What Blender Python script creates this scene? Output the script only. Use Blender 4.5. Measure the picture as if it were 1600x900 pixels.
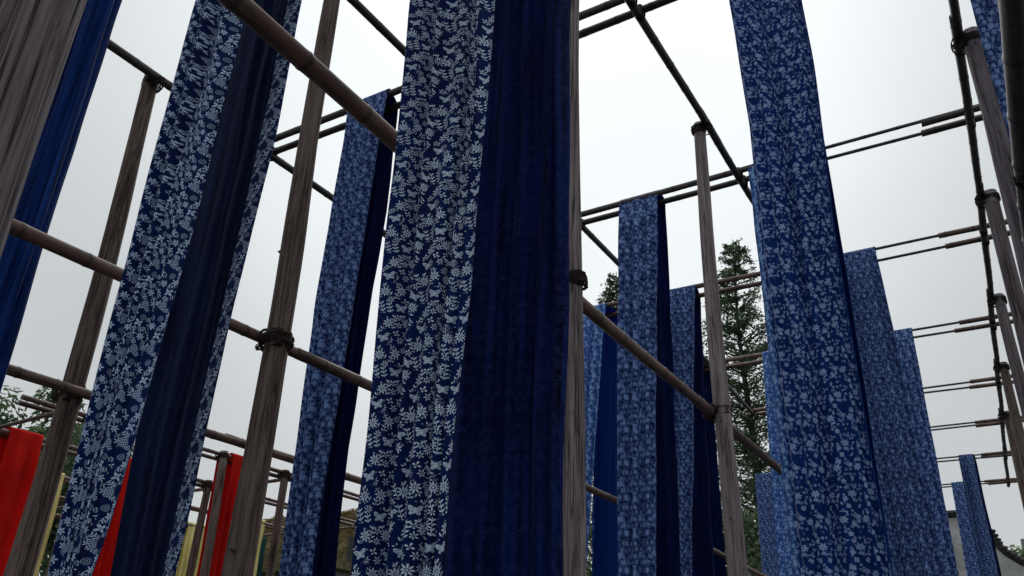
import bpy, bmesh, math, random
from mathutils import Vector, Matrix, noise
R = math.radians
sc = bpy.context.scene
for o in list(bpy.data.objects): bpy.data.objects.remove(o)
C = sc.collection
EYE = 1.5

# ---------------------------------------------------------------- camera
cam = bpy.data.cameras.new('camera'); camo = bpy.data.objects.new('camera', cam); C.objects.link(camo)
roll, pitch, yaw = R(1.926), R(25.711), R(31.816)
fwd = Vector((-math.sin(yaw)*math.cos(pitch), math.cos(yaw)*math.cos(pitch), math.sin(pitch)))
rt = Vector((math.cos(yaw), math.sin(yaw), 0)); up = rt.cross(fwd)
rt2 = rt*math.cos(roll) + up*math.sin(roll); up2 = rt2.cross(fwd)
m3 = Matrix((rt2, up2, -fwd)).transposed()
camo.matrix_world = Matrix.Translation((0, 0, EYE)) @ m3.to_4x4()
cam.sensor_width = 36; cam.lens = 1301.28/1600*36; cam.clip_end = 2000; cam.clip_start = .05
sc.camera = camo

# ---------------------------------------------------------------- sky, sun, exposure
SUN_AZ, SUN_EL = R(29), R(36)          # azimuth left of +Y, elevation (sun veiled by cloud)
sdir = Vector((-math.sin(SUN_AZ)*math.cos(SUN_EL), math.cos(SUN_AZ)*math.cos(SUN_EL), math.sin(SUN_EL)))
w = bpy.data.worlds.new('World'); sc.world = w; w.use_nodes = True
nt = w.node_tree; nt.nodes.clear()
def wn(t, **k):
    n = nt.nodes.new(t)
    for a, b in k.items(): setattr(n, a, b)
    return n
out = wn('ShaderNodeOutputWorld'); bg = wn('ShaderNodeBackground'); bg.inputs[1].default_value = .1
sky = wn('ShaderNodeTexSky', sky_type='NISHITA', sun_disc=False, sun_elevation=SUN_EL, sun_rotation=-SUN_AZ, dust_density=2, air_density=1)
tcw = wn('ShaderNodeTexCoord'); D = tcw.outputs['Generated']
dot = wn('ShaderNodeVectorMath', operation='DOT_PRODUCT'); dot.inputs[1].default_value = sdir; nt.links.new(D, dot.inputs[0])
mr = wn('ShaderNodeMapRange', interpolation_type='SMOOTHERSTEP'); mr.inputs[1].default_value = .84; mr.inputs[2].default_value = 1.01; mr.inputs[3].default_value = 0; mr.inputs[4].default_value = 2.3
nt.links.new(dot.outputs['Value'], mr.inputs[0])
sz = wn('ShaderNodeSeparateXYZ'); nt.links.new(D, sz.inputs[0])
pw = wn('ShaderNodeMath', operation='POWER', use_clamp=True); nt.links.new(sz.outputs[2], pw.inputs[0]); pw.inputs[1].default_value = 5.
el = wn('ShaderNodeMapRange'); el.inputs[3].default_value = 4.7; el.inputs[4].default_value = 14.5; nt.links.new(pw.outputs[0], el.inputs[0])
cn = wn('ShaderNodeTexNoise'); cn.inputs['Scale'].default_value = 2.4; cn.inputs['Detail'].default_value = 5; nt.links.new(D, cn.inputs['Vector'])
cm = wn('ShaderNodeMapRange'); cm.inputs[1].default_value = .3; cm.inputs[2].default_value = .7; cm.inputs[3].default_value = .94; cm.inputs[4].default_value = 1.05; nt.links.new(cn.outputs['Fac'], cm.inputs[0])
ad = wn('ShaderNodeMath', operation='ADD'); nt.links.new(mr.outputs[0], ad.inputs[0]); nt.links.new(el.outputs[0], ad.inputs[1])
mu = wn('ShaderNodeMath', operation='MULTIPLY'); nt.links.new(ad.outputs[0], mu.inputs[0]); nt.links.new(cm.outputs[0], mu.inputs[1])
cc = wn('ShaderNodeVectorMath', operation='SCALE'); cc.inputs[0].default_value = (.955, 1., 1.025); nt.links.new(mu.outputs[0], cc.inputs['Scale'])
mx = wn('ShaderNodeMix', data_type='RGBA'); mx.inputs['Factor'].default_value = .99
nt.links.new(sky.outputs[0], mx.inputs['A']); nt.links.new(cc.outputs[0], mx.inputs['B'])
nt.links.new(mx.outputs['Result'], bg.inputs[0]); nt.links.new(bg.outputs[0], out.inputs[0])
sl = bpy.data.lights.new('sun', 'SUN'); sl.energy = 1.2; sl.angle = R(40); sl.color = (1, .985, .96)
so = bpy.data.objects.new('sun', sl); C.objects.link(so); so.rotation_euler = (-sdir).to_track_quat('-Z', 'Y').to_euler(); so.location = (0, 0, 30)
sc.view_settings.view_transform = 'Standard'; sc.view_settings.look = 'None'; sc.view_settings.exposure = 0.36; sc.view_settings.gamma = 1
sc.cycles.use_denoising = True
try: sc.cycles.denoiser = 'OPENIMAGEDENOISE'
except Exception: pass
sc.cycles.max_bounces = 6; sc.cycles.diffuse_bounces = 4; sc.cycles.transmission_bounces = 4

# ---------------------------------------------------------------- node expression helper
class X:
    def __init__(s, t, v): s.t, s.v = t, v
    def _m(s, op, *a, clamp=False):
        n = s.t.nodes.new('ShaderNodeMath'); n.operation = op; n.use_clamp = clamp
        for i, q in enumerate((s,)+a):
            q = q.v if isinstance(q, X) else q
            if isinstance(q, (int, float)): n.inputs[i].default_value = q
            else: s.t.links.new(q, n.inputs[i])
        return X(s.t, n.outputs[0])
    def __add__(s, o): return s._m('ADD', o)
    __radd__ = __add__
    def __sub__(s, o): return s._m('SUBTRACT', o)
    def __rsub__(s, o): return X(s.t, o)._m('SUBTRACT', s)
    def __mul__(s, o): return s._m('MULTIPLY', o)
    __rmul__ = __mul__
    def __truediv__(s, o): return s._m('DIVIDE', o)
    def mod(s, o): return s._m('FLOORED_MODULO', o)
    def floor(s): return s._m('FLOOR')
    def abs(s): return s._m('ABSOLUTE')
    def sin(s): return s._m('SINE')
    def cos(s): return s._m('COSINE')
    def sqrt(s): return s._m('SQRT')
    def max(s, o): return s._m('MAXIMUM', o)
    def min(s, o): return s._m('MINIMUM', o)
    def below(s, edge, soft):          # 1 where s < edge
        n = s.t.nodes.new('ShaderNodeMapRange'); n.interpolation_type = 'LINEAR'; n.clamp = True
        n.inputs[1].default_value = edge-soft; n.inputs[2].default_value = edge+soft; n.inputs[3].default_value = 1; n.inputs[4].default_value = 0
        s.t.links.new(s.v, n.inputs[0]); return X(s.t, n.outputs[0])
def atan2(y, x): return y._m('ARCTAN2', x)

def new_mat(name):
    m = bpy.data.materials.new(name); m.use_nodes = True; m.node_tree.nodes.clear(); return m, m.node_tree

def cells(t, u, v, sx, sy, ox, oy, nu, nv, seed, jit=.4, stag=.5):
    b = v/sy + oy; ib = b.floor(); a = u/sx + ox + ib.mod(2)*stag; ia = a.floor()
    cx = t.nodes.new('ShaderNodeCombineXYZ')
    t.links.new(ia.mod(nu).v, cx.inputs[0]); t.links.new(ib.mod(nv).v, cx.inputs[1]); cx.inputs[2].default_value = seed
    wnz = t.nodes.new('ShaderNodeTexWhiteNoise'); wnz.noise_dimensions = '3D'; t.links.new(cx.outputs[0], wnz.inputs[0])
    sp = t.nodes.new('ShaderNodeSeparateXYZ'); t.links.new(wnz.outputs['Color'], sp.inputs[0])
    r = [X(t, sp.outputs[i]) for i in range(3)]
    return (a-ia-.5-(r[0]-.5)*jit)*sx, (b-ib-.5-(r[1]-.5)*jit)*sy, r
def rot(x, y, a):
    c, s = a.cos(), a.sin(); return x*c+y*s, y*c-x*s
def flower(x, y, n, Rr, ra, slim=1.6, cen=.16, inner=.62, ln=.36):
    n = n if isinstance(n, X) else X(x.t, float(n))
    wd = 6.28318/n if False else X(x.t, 6.28318)._m('DIVIDE', n)
    r = (x*x+y*y).sqrt(); ph = (atan2(y, x)+ra+10).mod(wd)-wd*.5
    px, py = r*ph.cos(), r*ph.sin()
    d = ((px-inner*Rr)/(ln*Rr)); b = X(x.t, slim*Rr)._m('DIVIDE', n)
    e = py/b
    return (d*d+e*e).below(1., .18).max((r/(cen*Rr)).below(1., .2)), r
def ell(x, y, cx, cy, a, b, ang=0, soft=.2):
    c, s = math.cos(ang), math.sin(ang)
    p = (x-cx)*c+(y-cy)*s; q = (y-cy)*c-(x-cx)*s
    p, q = p/a, q/b; return p*p+q*q
def sprig(x, y, L, sp, lf):
    yy = y.abs(); k = x.mod(sp)-sp*.5
    d = ell(k, yy, 0, lf*.62, lf*.62, lf*.24, 1.0)
    return (d.below(1., .2).max((yy/(lf*.09)).below(1., .3)))*((x.abs()/(L*.5)).below(1., .05))
def butterfly(x, y, s):
    xx = x.abs()
    d1 = ell(xx, y, s*.42, s*.22, s*.46, s*.26, .65); d2 = ell(xx, y, s*.3, -s*.28, s*.3, s*.2, -.7)
    d = d1.min(d2)
    rim = d.below(1., .12) - d.below(.62, .12)*((y*(26/s)).sin()*.5+.35)._m('ADD', 0, clamp=True)
    body = ell(xx, y, 0, 0, s*.06, s*.4).below(1., .2)
    return rim.max(body)
def spiral(x, y, s):
    r = (x*x+y*y).sqrt(); a = atan2(y, x)/6.28318
    k = ((r/(s*.36)-a).mod(1.)-.5).abs()
    return k.below(.12, .05)*(r/s).below(1., .04)
def grapes(x, y, s):
    g = s*.42; row = (y/g).floor(); a = (x+row.mod(2)*(g*.5)).mod(g)-g*.5; b = y.mod(g)-g*.5
    r = (x*x+y*y*.7).sqrt()
    return ((a*a+b*b).sqrt()/(g*.36)).below(1., .2)*(r/s).below(1., .05)

PAT = {}
def pat_leaf(t, u, v):          # leaf strokes, daisies and butterflies
    x, y, r = cells(t, u, v, .125, .17, .3, .1, 2, 2, 3., .25)
    x, y = rot(x, y, (r[2]-.5)*2.2); bf = butterfly(x, y, .036); near = ((x*x+y*y).sqrt()/.036).below(1., .05)
    x, y, r = cells(t, u, v, .083, .17, .05, .55, 3, 2, 7., .3)
    f1, q = flower(x, y, (r[2]*4+8).floor(), .027, r[0]*6, 1.15, .15); n1 = (q/.028).below(1., .05)
    f1 = f1*(1-near); near = near.max(n1)
    x, y, r = cells(t, u, v, .042, .043, .4, .2, 6, 8, 11., .5)
    f2, q = flower(x, y, (r[2]*4+4).floor(), .019, r[0]*6, .85, .10); f2 = f2*(1-near); near = near.max((q/.0185).below(1., .05)*r[1].below(.58, .01)); f2 = f2*r[1].below(.58, .01)
    x, y, r = cells(t, u, v, .05, .085, .8, .7, 5, 4, 17., .4)
    x, y = rot(x, y, 1.57+(r[2]-.5)*1.4); sg = sprig(x, y, .076, .0195, .0140)*(1-near)*r[1].below(.8, .01)
    return bf.max(f1).max(f2).max(sg)
def pat_grape(t, u, v):         # grape bunches, scrolls and leaves
    x, y, r = cells(t, u, v, .125, .115, .2, .1, 2, 2, 2., .2)
    g = grapes(x, y, .019); near = ((x*x+y*y).sqrt()/.023).below(1., .05)
    x, y, r = cells(t, u, v, .105, .115, .62, .6, 2, 2, 5., .25)
    sp = spiral(x, y, .016); n2 = ((x*x+y*y).sqrt()/.019).below(1., .05); sp = sp*(1-near); near = near.max(n2)
    x, y, r = cells(t, u, v, .052, .0575, .3, .35, 4, 4, 8., .35)
    f, q = flower(x, y, (r[2]*4+4).floor(), .021, r[0]*6, 1.05, .08, .56, .42); f = f*(1-near)*r[1].below(.62, .01); near = near.max((q/.021).below(1., .05)*r[1].below(.62, .01))
    x, y, r = cells(t, u, v, .0435, .0575, .1, .8, 5, 4, 19., .4)
    x, y = rot(x, y, r[2]*6.3); sg = sprig(x, y, .036, .0118, .0105)*(1-near)*r[1].below(.75, .01)
    return g.max(sp).max(f).max(sg)
def pat_cluster(t, u, v):       # loose clusters of blossoms with sprigs
    x, y, r = cells(t, u, v, .17, .19, .2, .3, 1, 2, 4., .1)
    xx = x*.8; f0, q = flower(xx, y, 7, .030, r[2]*6, 1.35, .1, .62, .34)
    f0 = f0.max(flower(xx, y, 5, .015, r[2]*3, 1.5, .2)[0]); b = f0; near = (q/.034).below(1., .05)
    x, y, r = cells(t, u, v, .057, .0633, .1, .15, 3, 6, 6., .6)
    gn = t.nodes.new('ShaderNodeTexNoise'); gn.inputs['Scale'].default_value = 9; gn.inputs['Detail'].default_value = 1; cg = t.nodes.new('ShaderNodeCombineXYZ'); t.links.new(u.v, cg.inputs[0]); t.links.new(v.v, cg.inputs[1]); t.links.new(cg.outputs[0], gn.inputs['Vector']); gv = X(t, gn.outputs['Fac'])
    f1, q = flower(x, y, (r[2]*2+4).floor(), .021, r[0]*6, 1.9, .22, .56, .42); k = (r[1]-(gv-.5)*2.6).below(.5, .02)
    f1 = f1*(1-near)*k; near = near.max((q/.021).below(1., .05)*k)
    x, y, r = cells(t, u, v, .085, .095, .55, .6, 2, 4, 8., .5)
    sg = flower(x, y, 3, .024, r[2]*6.3, .75, .06, .58, .42)[0]*(1-near)*r[1].below(.7, .02)
    x, y, r = cells(t, u, v, .034, .038, .45, .6, 5, 10, 8.5, .5)
    f2, q = flower(x, y, 4, .0115, r[2]*6, 2.2, .3, .55, .5); f2 = f2*r[1].below(.36, .02)*(1-near)
    return (b*.9).max(f1*.72).max(f2*.5).max(sg*.65)
def pat_dense(t, u, v):         # crowded blossoms, leaves and tendrils
    x, y, r = cells(t, u, v, .13, .125, .2, .3, 2, 2, 4., .25)
    f0, q = flower(x, y, 6, .024, r[2]*6, 2.3, .34, .55, .45); near = (q/.026).below(1., .05)
    x, y, r = cells(t, u, v, .0433, .0417, .1, .15, 6, 6, 6., .45); k = r[1].below(.72, .01)
    f1, q = flower(x, y, (r[2]*3+4).floor(), .0195, r[0]*6, 1.55, .2, .57, .40); f1 = f1*(1-near)*k; near = near.max((q/.0195).below(1., .05)*k)
    x, y, r = cells(t, u, v, .0325, .0417, .45, .6, 8, 6, 8., .4)
    x, y = rot(x, y, r[2]*6.3); f2 = sprig(x, y, .036, .0105, .0095)*(1-near)
    x, y, r = cells(t, u, v, .0186, .0208, .3, .2, 14, 12, 9., .7)
    f3 = ell(*rot(x, y, r[2]*6), 0, 0, .0062, .0028).below(1., .3)*(1-near)
    return f0.max(f1*.85).max(f2*.55).max(f3*.45)
PATF = dict(leaf=pat_leaf, grape=pat_grape, cluster=pat_cluster, dense=pat_dense)

def cloth_mat(name, base, pat=None, ink=(.62, .7, .84), strength=1., scale=1., transl=.22, tcol=None, streak=.25):
    m, t = new_mat(name); N = t.nodes; L = t.links
    uv = N.new('ShaderNodeUVMap'); sp = N.new('ShaderNodeSeparateXYZ'); L.new(uv.outputs[0], sp.inputs[0])
    u, v = X(t, sp.outputs[0])*(1/scale), X(t, sp.outputs[1])*(1/scale)
    mp = N.new('ShaderNodeMapping'); mp.inputs['Scale'].default_value = (14, .5, 1); L.new(uv.outputs[0], mp.inputs[0])
    ns = N.new('ShaderNodeTexNoise'); ns.inputs['Scale'].default_value = 3; ns.inputs['Detail'].default_value = 4; L.new(mp.outputs[0], ns.inputs['Vector'])
    rg = N.new('ShaderNodeMapRange'); rg.inputs[1].default_value = .3; rg.inputs[2].default_value = .7; rg.inputs[3].default_value = 1-streak; rg.inputs[4].default_value = 1+streak; L.new(ns.outputs['Fac'], rg.inputs[0])
    n2 = N.new('ShaderNodeTexNoise'); n2.inputs['Scale'].default_value = 2.3; n2.inputs['Detail'].default_value = 5; L.new(uv.outputs[0], n2.inputs['Vector'])
    r2 = N.new('ShaderNodeMapRange'); r2.inputs[1].default_value = .3; r2.inputs[2].default_value = .7; r2.inputs[3].default_value = .85; r2.inputs[4].default_value = 1.15; L.new(n2.outputs['Fac'], r2.inputs[0])
    fac = X(t, rg.outputs[0])*X(t, r2.outputs[0])
    bc = N.new('ShaderNodeVectorMath'); bc.operation = 'SCALE'; bc.inputs[0].default_value = base; L.new(fac.v, bc.inputs['Scale'])
    col = bc.outputs[0]
    if pat:
        mask = PATF[pat](t, u, v)
        n3 = N.new('ShaderNodeTexNoise'); n3.inputs['Scale'].default_value = 60; L.new(uv.outputs[0], n3.inputs['Vector'])
        n4 = N.new('ShaderNodeTexNoise'); n4.inputs['Scale'].default_value = 7; n4.inputs['Detail'].default_value = 3; L.new(uv.outputs[0], n4.inputs['Vector'])
        mask = mask*(X(t, n3.outputs['Fac'])*.4+.8)*(X(t, n4.outputs['Fac'])*.9+.55)*strength
        mxn = N.new('ShaderNodeMix'); mxn.data_type = 'RGBA'; mxn.clamp_factor = True
        L.new(mask.v, mxn.inputs['Factor']); L.new(col, mxn.inputs['A']); mxn.inputs['B'].default_value = (*ink, 1); col = mxn.outputs['Result']
    p = N.new('ShaderNodeBsdfPrincipled'); p.inputs['Roughness'].default_value = .9; p.inputs['Specular IOR Level'].default_value = .15
    L.new(col, p.inputs['Base Color'])
    # weave
    wv = N.new('ShaderNodeTexNoise'); wv.inputs['Scale'].default_value = 350; L.new(uv.outputs[0], wv.inputs['Vector'])
    bp = N.new('ShaderNodeBump'); bp.inputs['Strength'].default_value = .12; bp.inputs['Distance'].default_value = .002; L.new(wv.outputs['Fac'], bp.inputs['Height']); L.new(bp.outputs[0], p.inputs['Normal'])
    tr = N.new('ShaderNodeBsdfTranslucent')
    if tcol: tr.inputs[0].default_value = (*tcol, 1)
    else: L.new(col, tr.inputs[0])
    ms = N.new('ShaderNodeMixShader'); ms.inputs[0].default_value = transl; L.new(p.outputs[0], ms.inputs[1]); L.new(tr.outputs[0], ms.inputs[2])
    o = N.new('ShaderNodeOutputMaterial'); L.new(ms.outputs[0], o.inputs[0]); return m

IND = (.012, .042, .19); NAVY = (.007, .018, .095); LIGHT = (.03, .10, .33)
TC = (.02, .07, .34)
M = {}
M['leaf'] = cloth_mat('indigo_leaf_print', (.0035, .014, .088), 'leaf', ink=(.68, .82, 1.0), scale=.62, transl=.2, tcol=(.012, .06, .42))
M['leaf_back'] = cloth_mat('indigo_leaf_reverse', (.0028, .012, .078), 'leaf', ink=(.04, .065, .2), scale=.62, strength=.4, transl=.3, tcol=(.003, .024, .19), streak=.95)  # strong streak paints lit and shaded vertical folds into the blue
M['grape'] = cloth_mat('indigo_grape_print', (.004, .016, .092), 'grape', ink=(.58, .74, 1.0), scale=.78, transl=.2, tcol=(.012, .07, .42))
M['grape_back'] = cloth_mat('indigo_grape_reverse', (.005, .012, .05), 'grape', ink=(.03, .05, .12), scale=.85, strength=.25, transl=.25, tcol=(.006, .018, .09), streak=.7)
M['cluster'] = cloth_mat('indigo_blossom_cluster_print', (.005, .036, .19), 'cluster', ink=(.46, .64, 1.0), scale=.72, transl=.36, tcol=(.014, .14, .62))
M['dense'] = cloth_mat('indigo_dense_blossom_print', (.0035, .018, .11), 'dense', ink=(.24, .38, .74), scale=1.35, transl=.2, tcol=(.01, .065, .4))
M['dense2'] = cloth_mat('indigo_fine_blossom_print', (.003, .013, .08), 'dense', ink=(.19, .30, .60), scale=1.1, transl=.16, tcol=(.008, .045, .32))
M['dense_pale'] = cloth_mat('light_indigo_vine_print', (.008, .062, .30), 'dense', ink=(.33, .55, .92), scale=1.3, transl=.28, tcol=(.02, .14, .6))
M['plain'] = cloth_mat('plain_indigo_reverse', (.0028, .012, .066), transl=.28, tcol=(.004, .032, .24), streak=.55)
M['plain_blue'] = cloth_mat('plain_mid_blue_cotton', (.0035, .026, .135), transl=.3, tcol=(.006, .05, .30), streak=.7)
M['plain_light'] = cloth_mat('plain_light_blue_reverse', (.005, .036, .17), transl=.28, tcol=(.008, .065, .36))
M['red'] = cloth_mat('scarlet_cotton', (.55, .012, .008), transl=.3, tcol=(.75, .02, .01), streak=.12)
M['yellow'] = cloth_mat('pale_yellow_cotton', (.74, .68, .30), transl=.3, streak=.06)
M['green'] = cloth_mat('dark_green_cotton', (.012, .05, .05), transl=.15)

def wood_mat(name, dark, light, grain=1.):
    m, t = new_mat(name); N = t.nodes; L = t.links
    tc = N.new('ShaderNodeTexCoord'); oi = N.new('ShaderNodeObjectInfo')
    ad = N.new('ShaderNodeVectorMath'); ad.operation = 'ADD'; L.new(tc.outputs['Object'], ad.inputs[0])
    cx = N.new('ShaderNodeCombineXYZ'); rr = X(t, oi.outputs['Random'])*40; L.new(rr.v, cx.inputs[0]); L.new(rr.v, cx.inputs[2]); L.new(cx.outputs[0], ad.inputs[1])
    def nz(sx, sz, det, rough=.6, dist=0):
        mp = N.new('ShaderNodeMapping'); mp.inputs['Scale'].default_value = (sx, sx, sz); L.new(ad.outputs[0], mp.inputs[0])
        n = N.new('ShaderNodeTexNoise'); n.inputs['Scale'].default_value = 1; n.inputs['Detail'].default_value = det; n.inputs['Roughness'].default_value = rough; n.inputs['Distortion'].default_value = dist
        L.new(mp.outputs[0], n.inputs['Vector']); return X(t, n.outputs['Fac'])
    g1 = nz(75*grain, 1.6, 5, .65, .4); g2 = nz(9, .9, 4, .6, .6); g3 = nz(210*grain, 5, 3); blot = nz(13, 4.5, 5, .7)
    f = g1*.42+g2*.3+g3*.22+.03+(X(t, oi.outputs['Random'])-.5)*.07
    ramp = N.new('ShaderNodeValToRGB'); L.new(f.v, ramp.inputs[0])
    e = ramp.color_ramp.elements; e[0].position = .41; e[0].color = (*dark, 1); e[1].position = .575; e[1].color = (*light, 1)
    md = e.new(.49) if False else ramp.color_ramp.elements.new(.49); md.color = tuple((a*.45+b*.55)*s for a, b, s in zip(dark, light, (1.04, .97, .97)))+(1,)
    mxn = N.new('ShaderNodeMix'); mxn.data_type = 'RGBA'; mxn.blend_type = 'MULTIPLY'
    st = N.new('ShaderNodeMapRange'); L.new(blot.v, st.inputs[0]); st.inputs[1].default_value = .58; st.inputs[2].default_value = .72; st.inputs[3].default_value = 0; st.inputs[4].default_value = .85
    L.new(st.outputs[0], mxn.inputs['Factor']); L.new(ramp.outputs[0], mxn.inputs['A']); mxn.inputs['B'].default_value = (.30, .27, .28, 1)
    # long drying cracks
    ck = (nz(26*grain, .55, 3, .5, .3)-.5).abs()
    ckm = ck.below(.012, .01)
    mx2 = N.new('ShaderNodeMix'); mx2.data_type = 'RGBA'; L.new((ckm*.8).v, mx2.inputs['Factor']); L.new(mxn.outputs['Result'], mx2.inputs['A']); mx2.inputs['B'].default_value = (dark[0]*.3, dark[1]*.3, dark[2]*.3, 1)
    p = N.new('ShaderNodeBsdfPrincipled'); p.inputs['Roughness'].default_value = .85; p.inputs['Specular IOR Level'].default_value = .2
    L.new(mx2.outputs['Result'], p.inputs['Base Color'])
    bp = N.new('ShaderNodeBump'); bp.inputs['Strength'].default_value = .8; bp.inputs['Distance'].default_value = .006; L.new((f-ckm*.35).v, bp.inputs['Height']); L.new(bp.outputs[0], p.inputs['Normal'])
    o = N.new('ShaderNodeOutputMaterial'); L.new(p.outputs[0], o.inputs[0]); return m
def bamboo_mat(name, dark, light):
    m, t = new_mat(name); N = t.nodes; L = t.links
    tc = N.new('ShaderNodeTexCoord'); uv = N.new('ShaderNodeUVMap'); sp = N.new('ShaderNodeSeparateXYZ'); L.new(uv.outputs[0], sp.inputs[0])
    oi = N.new('ShaderNodeObjectInfo'); v = X(t, sp.outputs[1])
    def nz(sx, sz, det):
        mp = N.new('ShaderNodeMapping'); mp.inputs['Scale'].default_value = (sx, sx, sz); L.new(tc.outputs['Object'], mp.inputs[0])
        n = N.new('ShaderNodeTexNoise'); n.inputs['Scale'].default_value = 1; n.inputs['Detail'].default_value = det; n.inputs['Roughness'].default_value = .65; L.new(mp.outputs[0], n.inputs['Vector']); return X(t, n.outputs['Fac'])
    f = nz(60, 1.2, 4)*.4+nz(14, 3.2, 5)*.6+(X(t, oi.outputs['Random'])-.5)*.12
    ramp = N.new('ShaderNodeValToRGB'); L.new(f.v, ramp.inputs[0]); e = ramp.color_ramp.elements
    e[0].position = .38; e[0].color = (*dark, 1); e[1].position = .62; e[1].color = (*light, 1)
    ring = ((v.mod(1.)-.5).abs()-.5).abs().below(.035, .02)
    spots = nz(40, 25, 3).below(.36, .04)
    k = (ring*.65).max(spots*.55)
    mxn = N.new('ShaderNodeMix'); mxn.data_type = 'RGBA'; L.new(k.v, mxn.inputs['Factor']); L.new(ramp.outputs[0], mxn.inputs['A']); mxn.inputs['B'].default_value = (.025, .019, .017, 1)
    p = N.new('ShaderNodeBsdfPrincipled'); p.inputs['Roughness'].default_value = .55; p.inputs['Specular IOR Level'].default_value = .35
    L.new(mxn.outputs['Result'], p.inputs['Base Color'])
    bp = N.new('ShaderNodeBump'); bp.inputs['Strength'].default_value = .4; bp.inputs['Distance'].default_value = .004; L.new(f.v, bp.inputs['Height']); L.new(bp.outputs[0], p.inputs['Normal'])
    o = N.new('ShaderNodeOutputMaterial'); L.new(p.outputs[0], o.inputs[0]); return m
def plain_mat(name, c0, c1, scale=6, rough=.9, detail=5, bump=.3):
    m, t = new_mat(name); N = t.nodes; L = t.links
    tc = N.new('ShaderNodeTexCoord'); n = N.new('ShaderNodeTexNoise'); n.inputs['Scale'].default_value = scale; n.inputs['Detail'].default_value = detail; n.inputs['Roughness'].default_value = .65; L.new(tc.outputs['Object'], n.inputs['Vector'])
    ramp = N.new('ShaderNodeValToRGB'); L.new(n.outputs['Fac'], ramp.inputs[0]); e = ramp.color_ramp.elements
    e[0].position = .35; e[0].color = (*c0, 1); e[1].position = .65; e[1].color = (*c1, 1)
    p = N.new('ShaderNodeBsdfPrincipled'); p.inputs['Roughness'].default_value = rough; p.inputs['Specular IOR Level'].default_value = .2; L.new(ramp.outputs[0], p.inputs['Base Color'])
    if bump:
        bp = N.new('ShaderNodeBump'); bp.inputs['Strength'].default_value = bump; bp.inputs['Distance'].default_value = .02; L.new(n.outputs['Fac'], bp.inputs['Height']); L.new(bp.outputs[0], p.inputs['Normal'])
    o = N.new('ShaderNodeOutputMaterial'); L.new(p.outputs[0], o.inputs[0]); return m
def leaf_mat(name, c0, c1):
    m, t = new_mat(name); N = t.nodes; L = t.links
    g = N.new('ShaderNodeNewGeometry'); ramp = N.new('ShaderNodeValToRGB'); L.new(g.outputs['Random Per Island'], ramp.inputs[0])
    e = ramp.color_ramp.elements; e[0].color = (*c0, 1); e[1].color = (*c1, 1)
    p = N.new('ShaderNodeBsdfPrincipled'); p.inputs['Roughness'].default_value = .7; p.inputs['Specular IOR Level'].default_value = .25; L.new(ramp.outputs[0], p.inputs['Base Color'])
    tr = N.new('ShaderNodeBsdfTranslucent'); L.new(ramp.outputs[0], tr.inputs[0])
    ms = N.new('ShaderNodeMixShader'); ms.inputs[0].default_value = .42; L.new(p.outputs[0], ms.inputs[1]); L.new(tr.outputs[0], ms.inputs[2])
    o = N.new('ShaderNodeOutputMaterial'); L.new(ms.outputs[0], o.inputs[0]); return m
M['wood'] = wood_mat('weathered_grey_timber', (.030, .024, .024), (.29, .25, .255))
M['wood_brown'] = wood_mat('weathered_brown_timber', (.018, .013, .011), (.160, .122, .106))
M['wood_near'] = wood_mat('coarse_weathered_timber', (.024, .020, .024), (.165, .142, .157), .8)
M['bamboo'] = bamboo_mat('old_brown_bamboo', (.034, .020, .017), (.175, .105, .086))
M['bamboo_dark'] = bamboo_mat('blackened_bamboo', (.022, .019, .020), (.085, .072, .072))
M['rope'] = plain_mat('dark_jute_rope', (.012, .009, .008), (.05, .036, .028), 60)
M['ground'] = plain_mat('grey_stone_paving', (.035, .034, .032), (.07, .068, .064), 3)
M['bark'] = plain_mat('dark_bark', (.03, .024, .02), (.09, .07, .055), 8)
M['needle'] = leaf_mat('dawn_redwood_foliage', (.042, .08, .045), (.13, .19, .105))
M['leafd'] = leaf_mat('dark_broad_leaves', (.035, .07, .035), (.12, .17, .085))
M['leafl'] = leaf_mat('fresh_green_leaves', (.05, .10, .03), (.14, .22, .07))
M['plaster'] = plain_mat('stained_lime_plaster', (.22, .22, .215), (.52, .52, .51), 1.1, .95, 9, .1)
M['tile'] = plain_mat('black_clay_tile', (.02, .02, .022), (.06, .06, .062), 12)
M['straw'] = leaf_mat('mossy_thatch_straw', (.06, .05, .02), (.22, .17, .07))
M['straw2'] = plain_mat('thatch_bed', (.05, .045, .02), (.12, .10, .05), 10)
M['panel'] = plain_mat('dark_grey_painted_metal', (.03, .033, .035), (.06, .064, .066), 20, .5)
M['plank'] = wood_mat('pale_tan_timber', (.25, .19, .12), (.5, .42, .32))
M['glass'] = plain_mat('dark_window_glass', (.015, .018, .02), (.03, .034, .036), 2, .15, 2, 0)

# ---------------------------------------------------------------- object helpers
def tag(o, label, cat, group=None):
    o['label'] = label; o['category'] = cat
    if group: o['group'] = group
    return o
def struct(o): o['kind'] = 'structure'; return o
def empty(name, loc, label, cat, group=None):
    o = bpy.data.objects.new(name, None); C.objects.link(o); o.location = loc; o.empty_display_size = .1
    return tag(o, label, cat, group)
def mesh(name, verts, faces, mat, parent=None, loc=None, uvs=None, smooth=True, mats=None, fm=None):
    me = bpy.data.meshes.new(name); me.from_pydata([tuple(v) for v in verts], [], faces)
    for q in (mats or [mat]): me.materials.append(q)
    if smooth: me.polygons.foreach_set('use_smooth', [True]*len(me.polygons))
    if fm: me.polygons.foreach_set('material_index', fm)
    if uvs:
        ul = me.uv_layers.new(name='UVMap'); flat = []
        for p in me.polygons:
            for vi in p.vertices: flat += uvs[vi]
        ul.data.foreach_set('uv', flat)
    me.update()
    o = bpy.data.objects.new(name, me); C.objects.link(o)
    if parent: o.parent = parent
    if loc: o.location = loc
    return o
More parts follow.
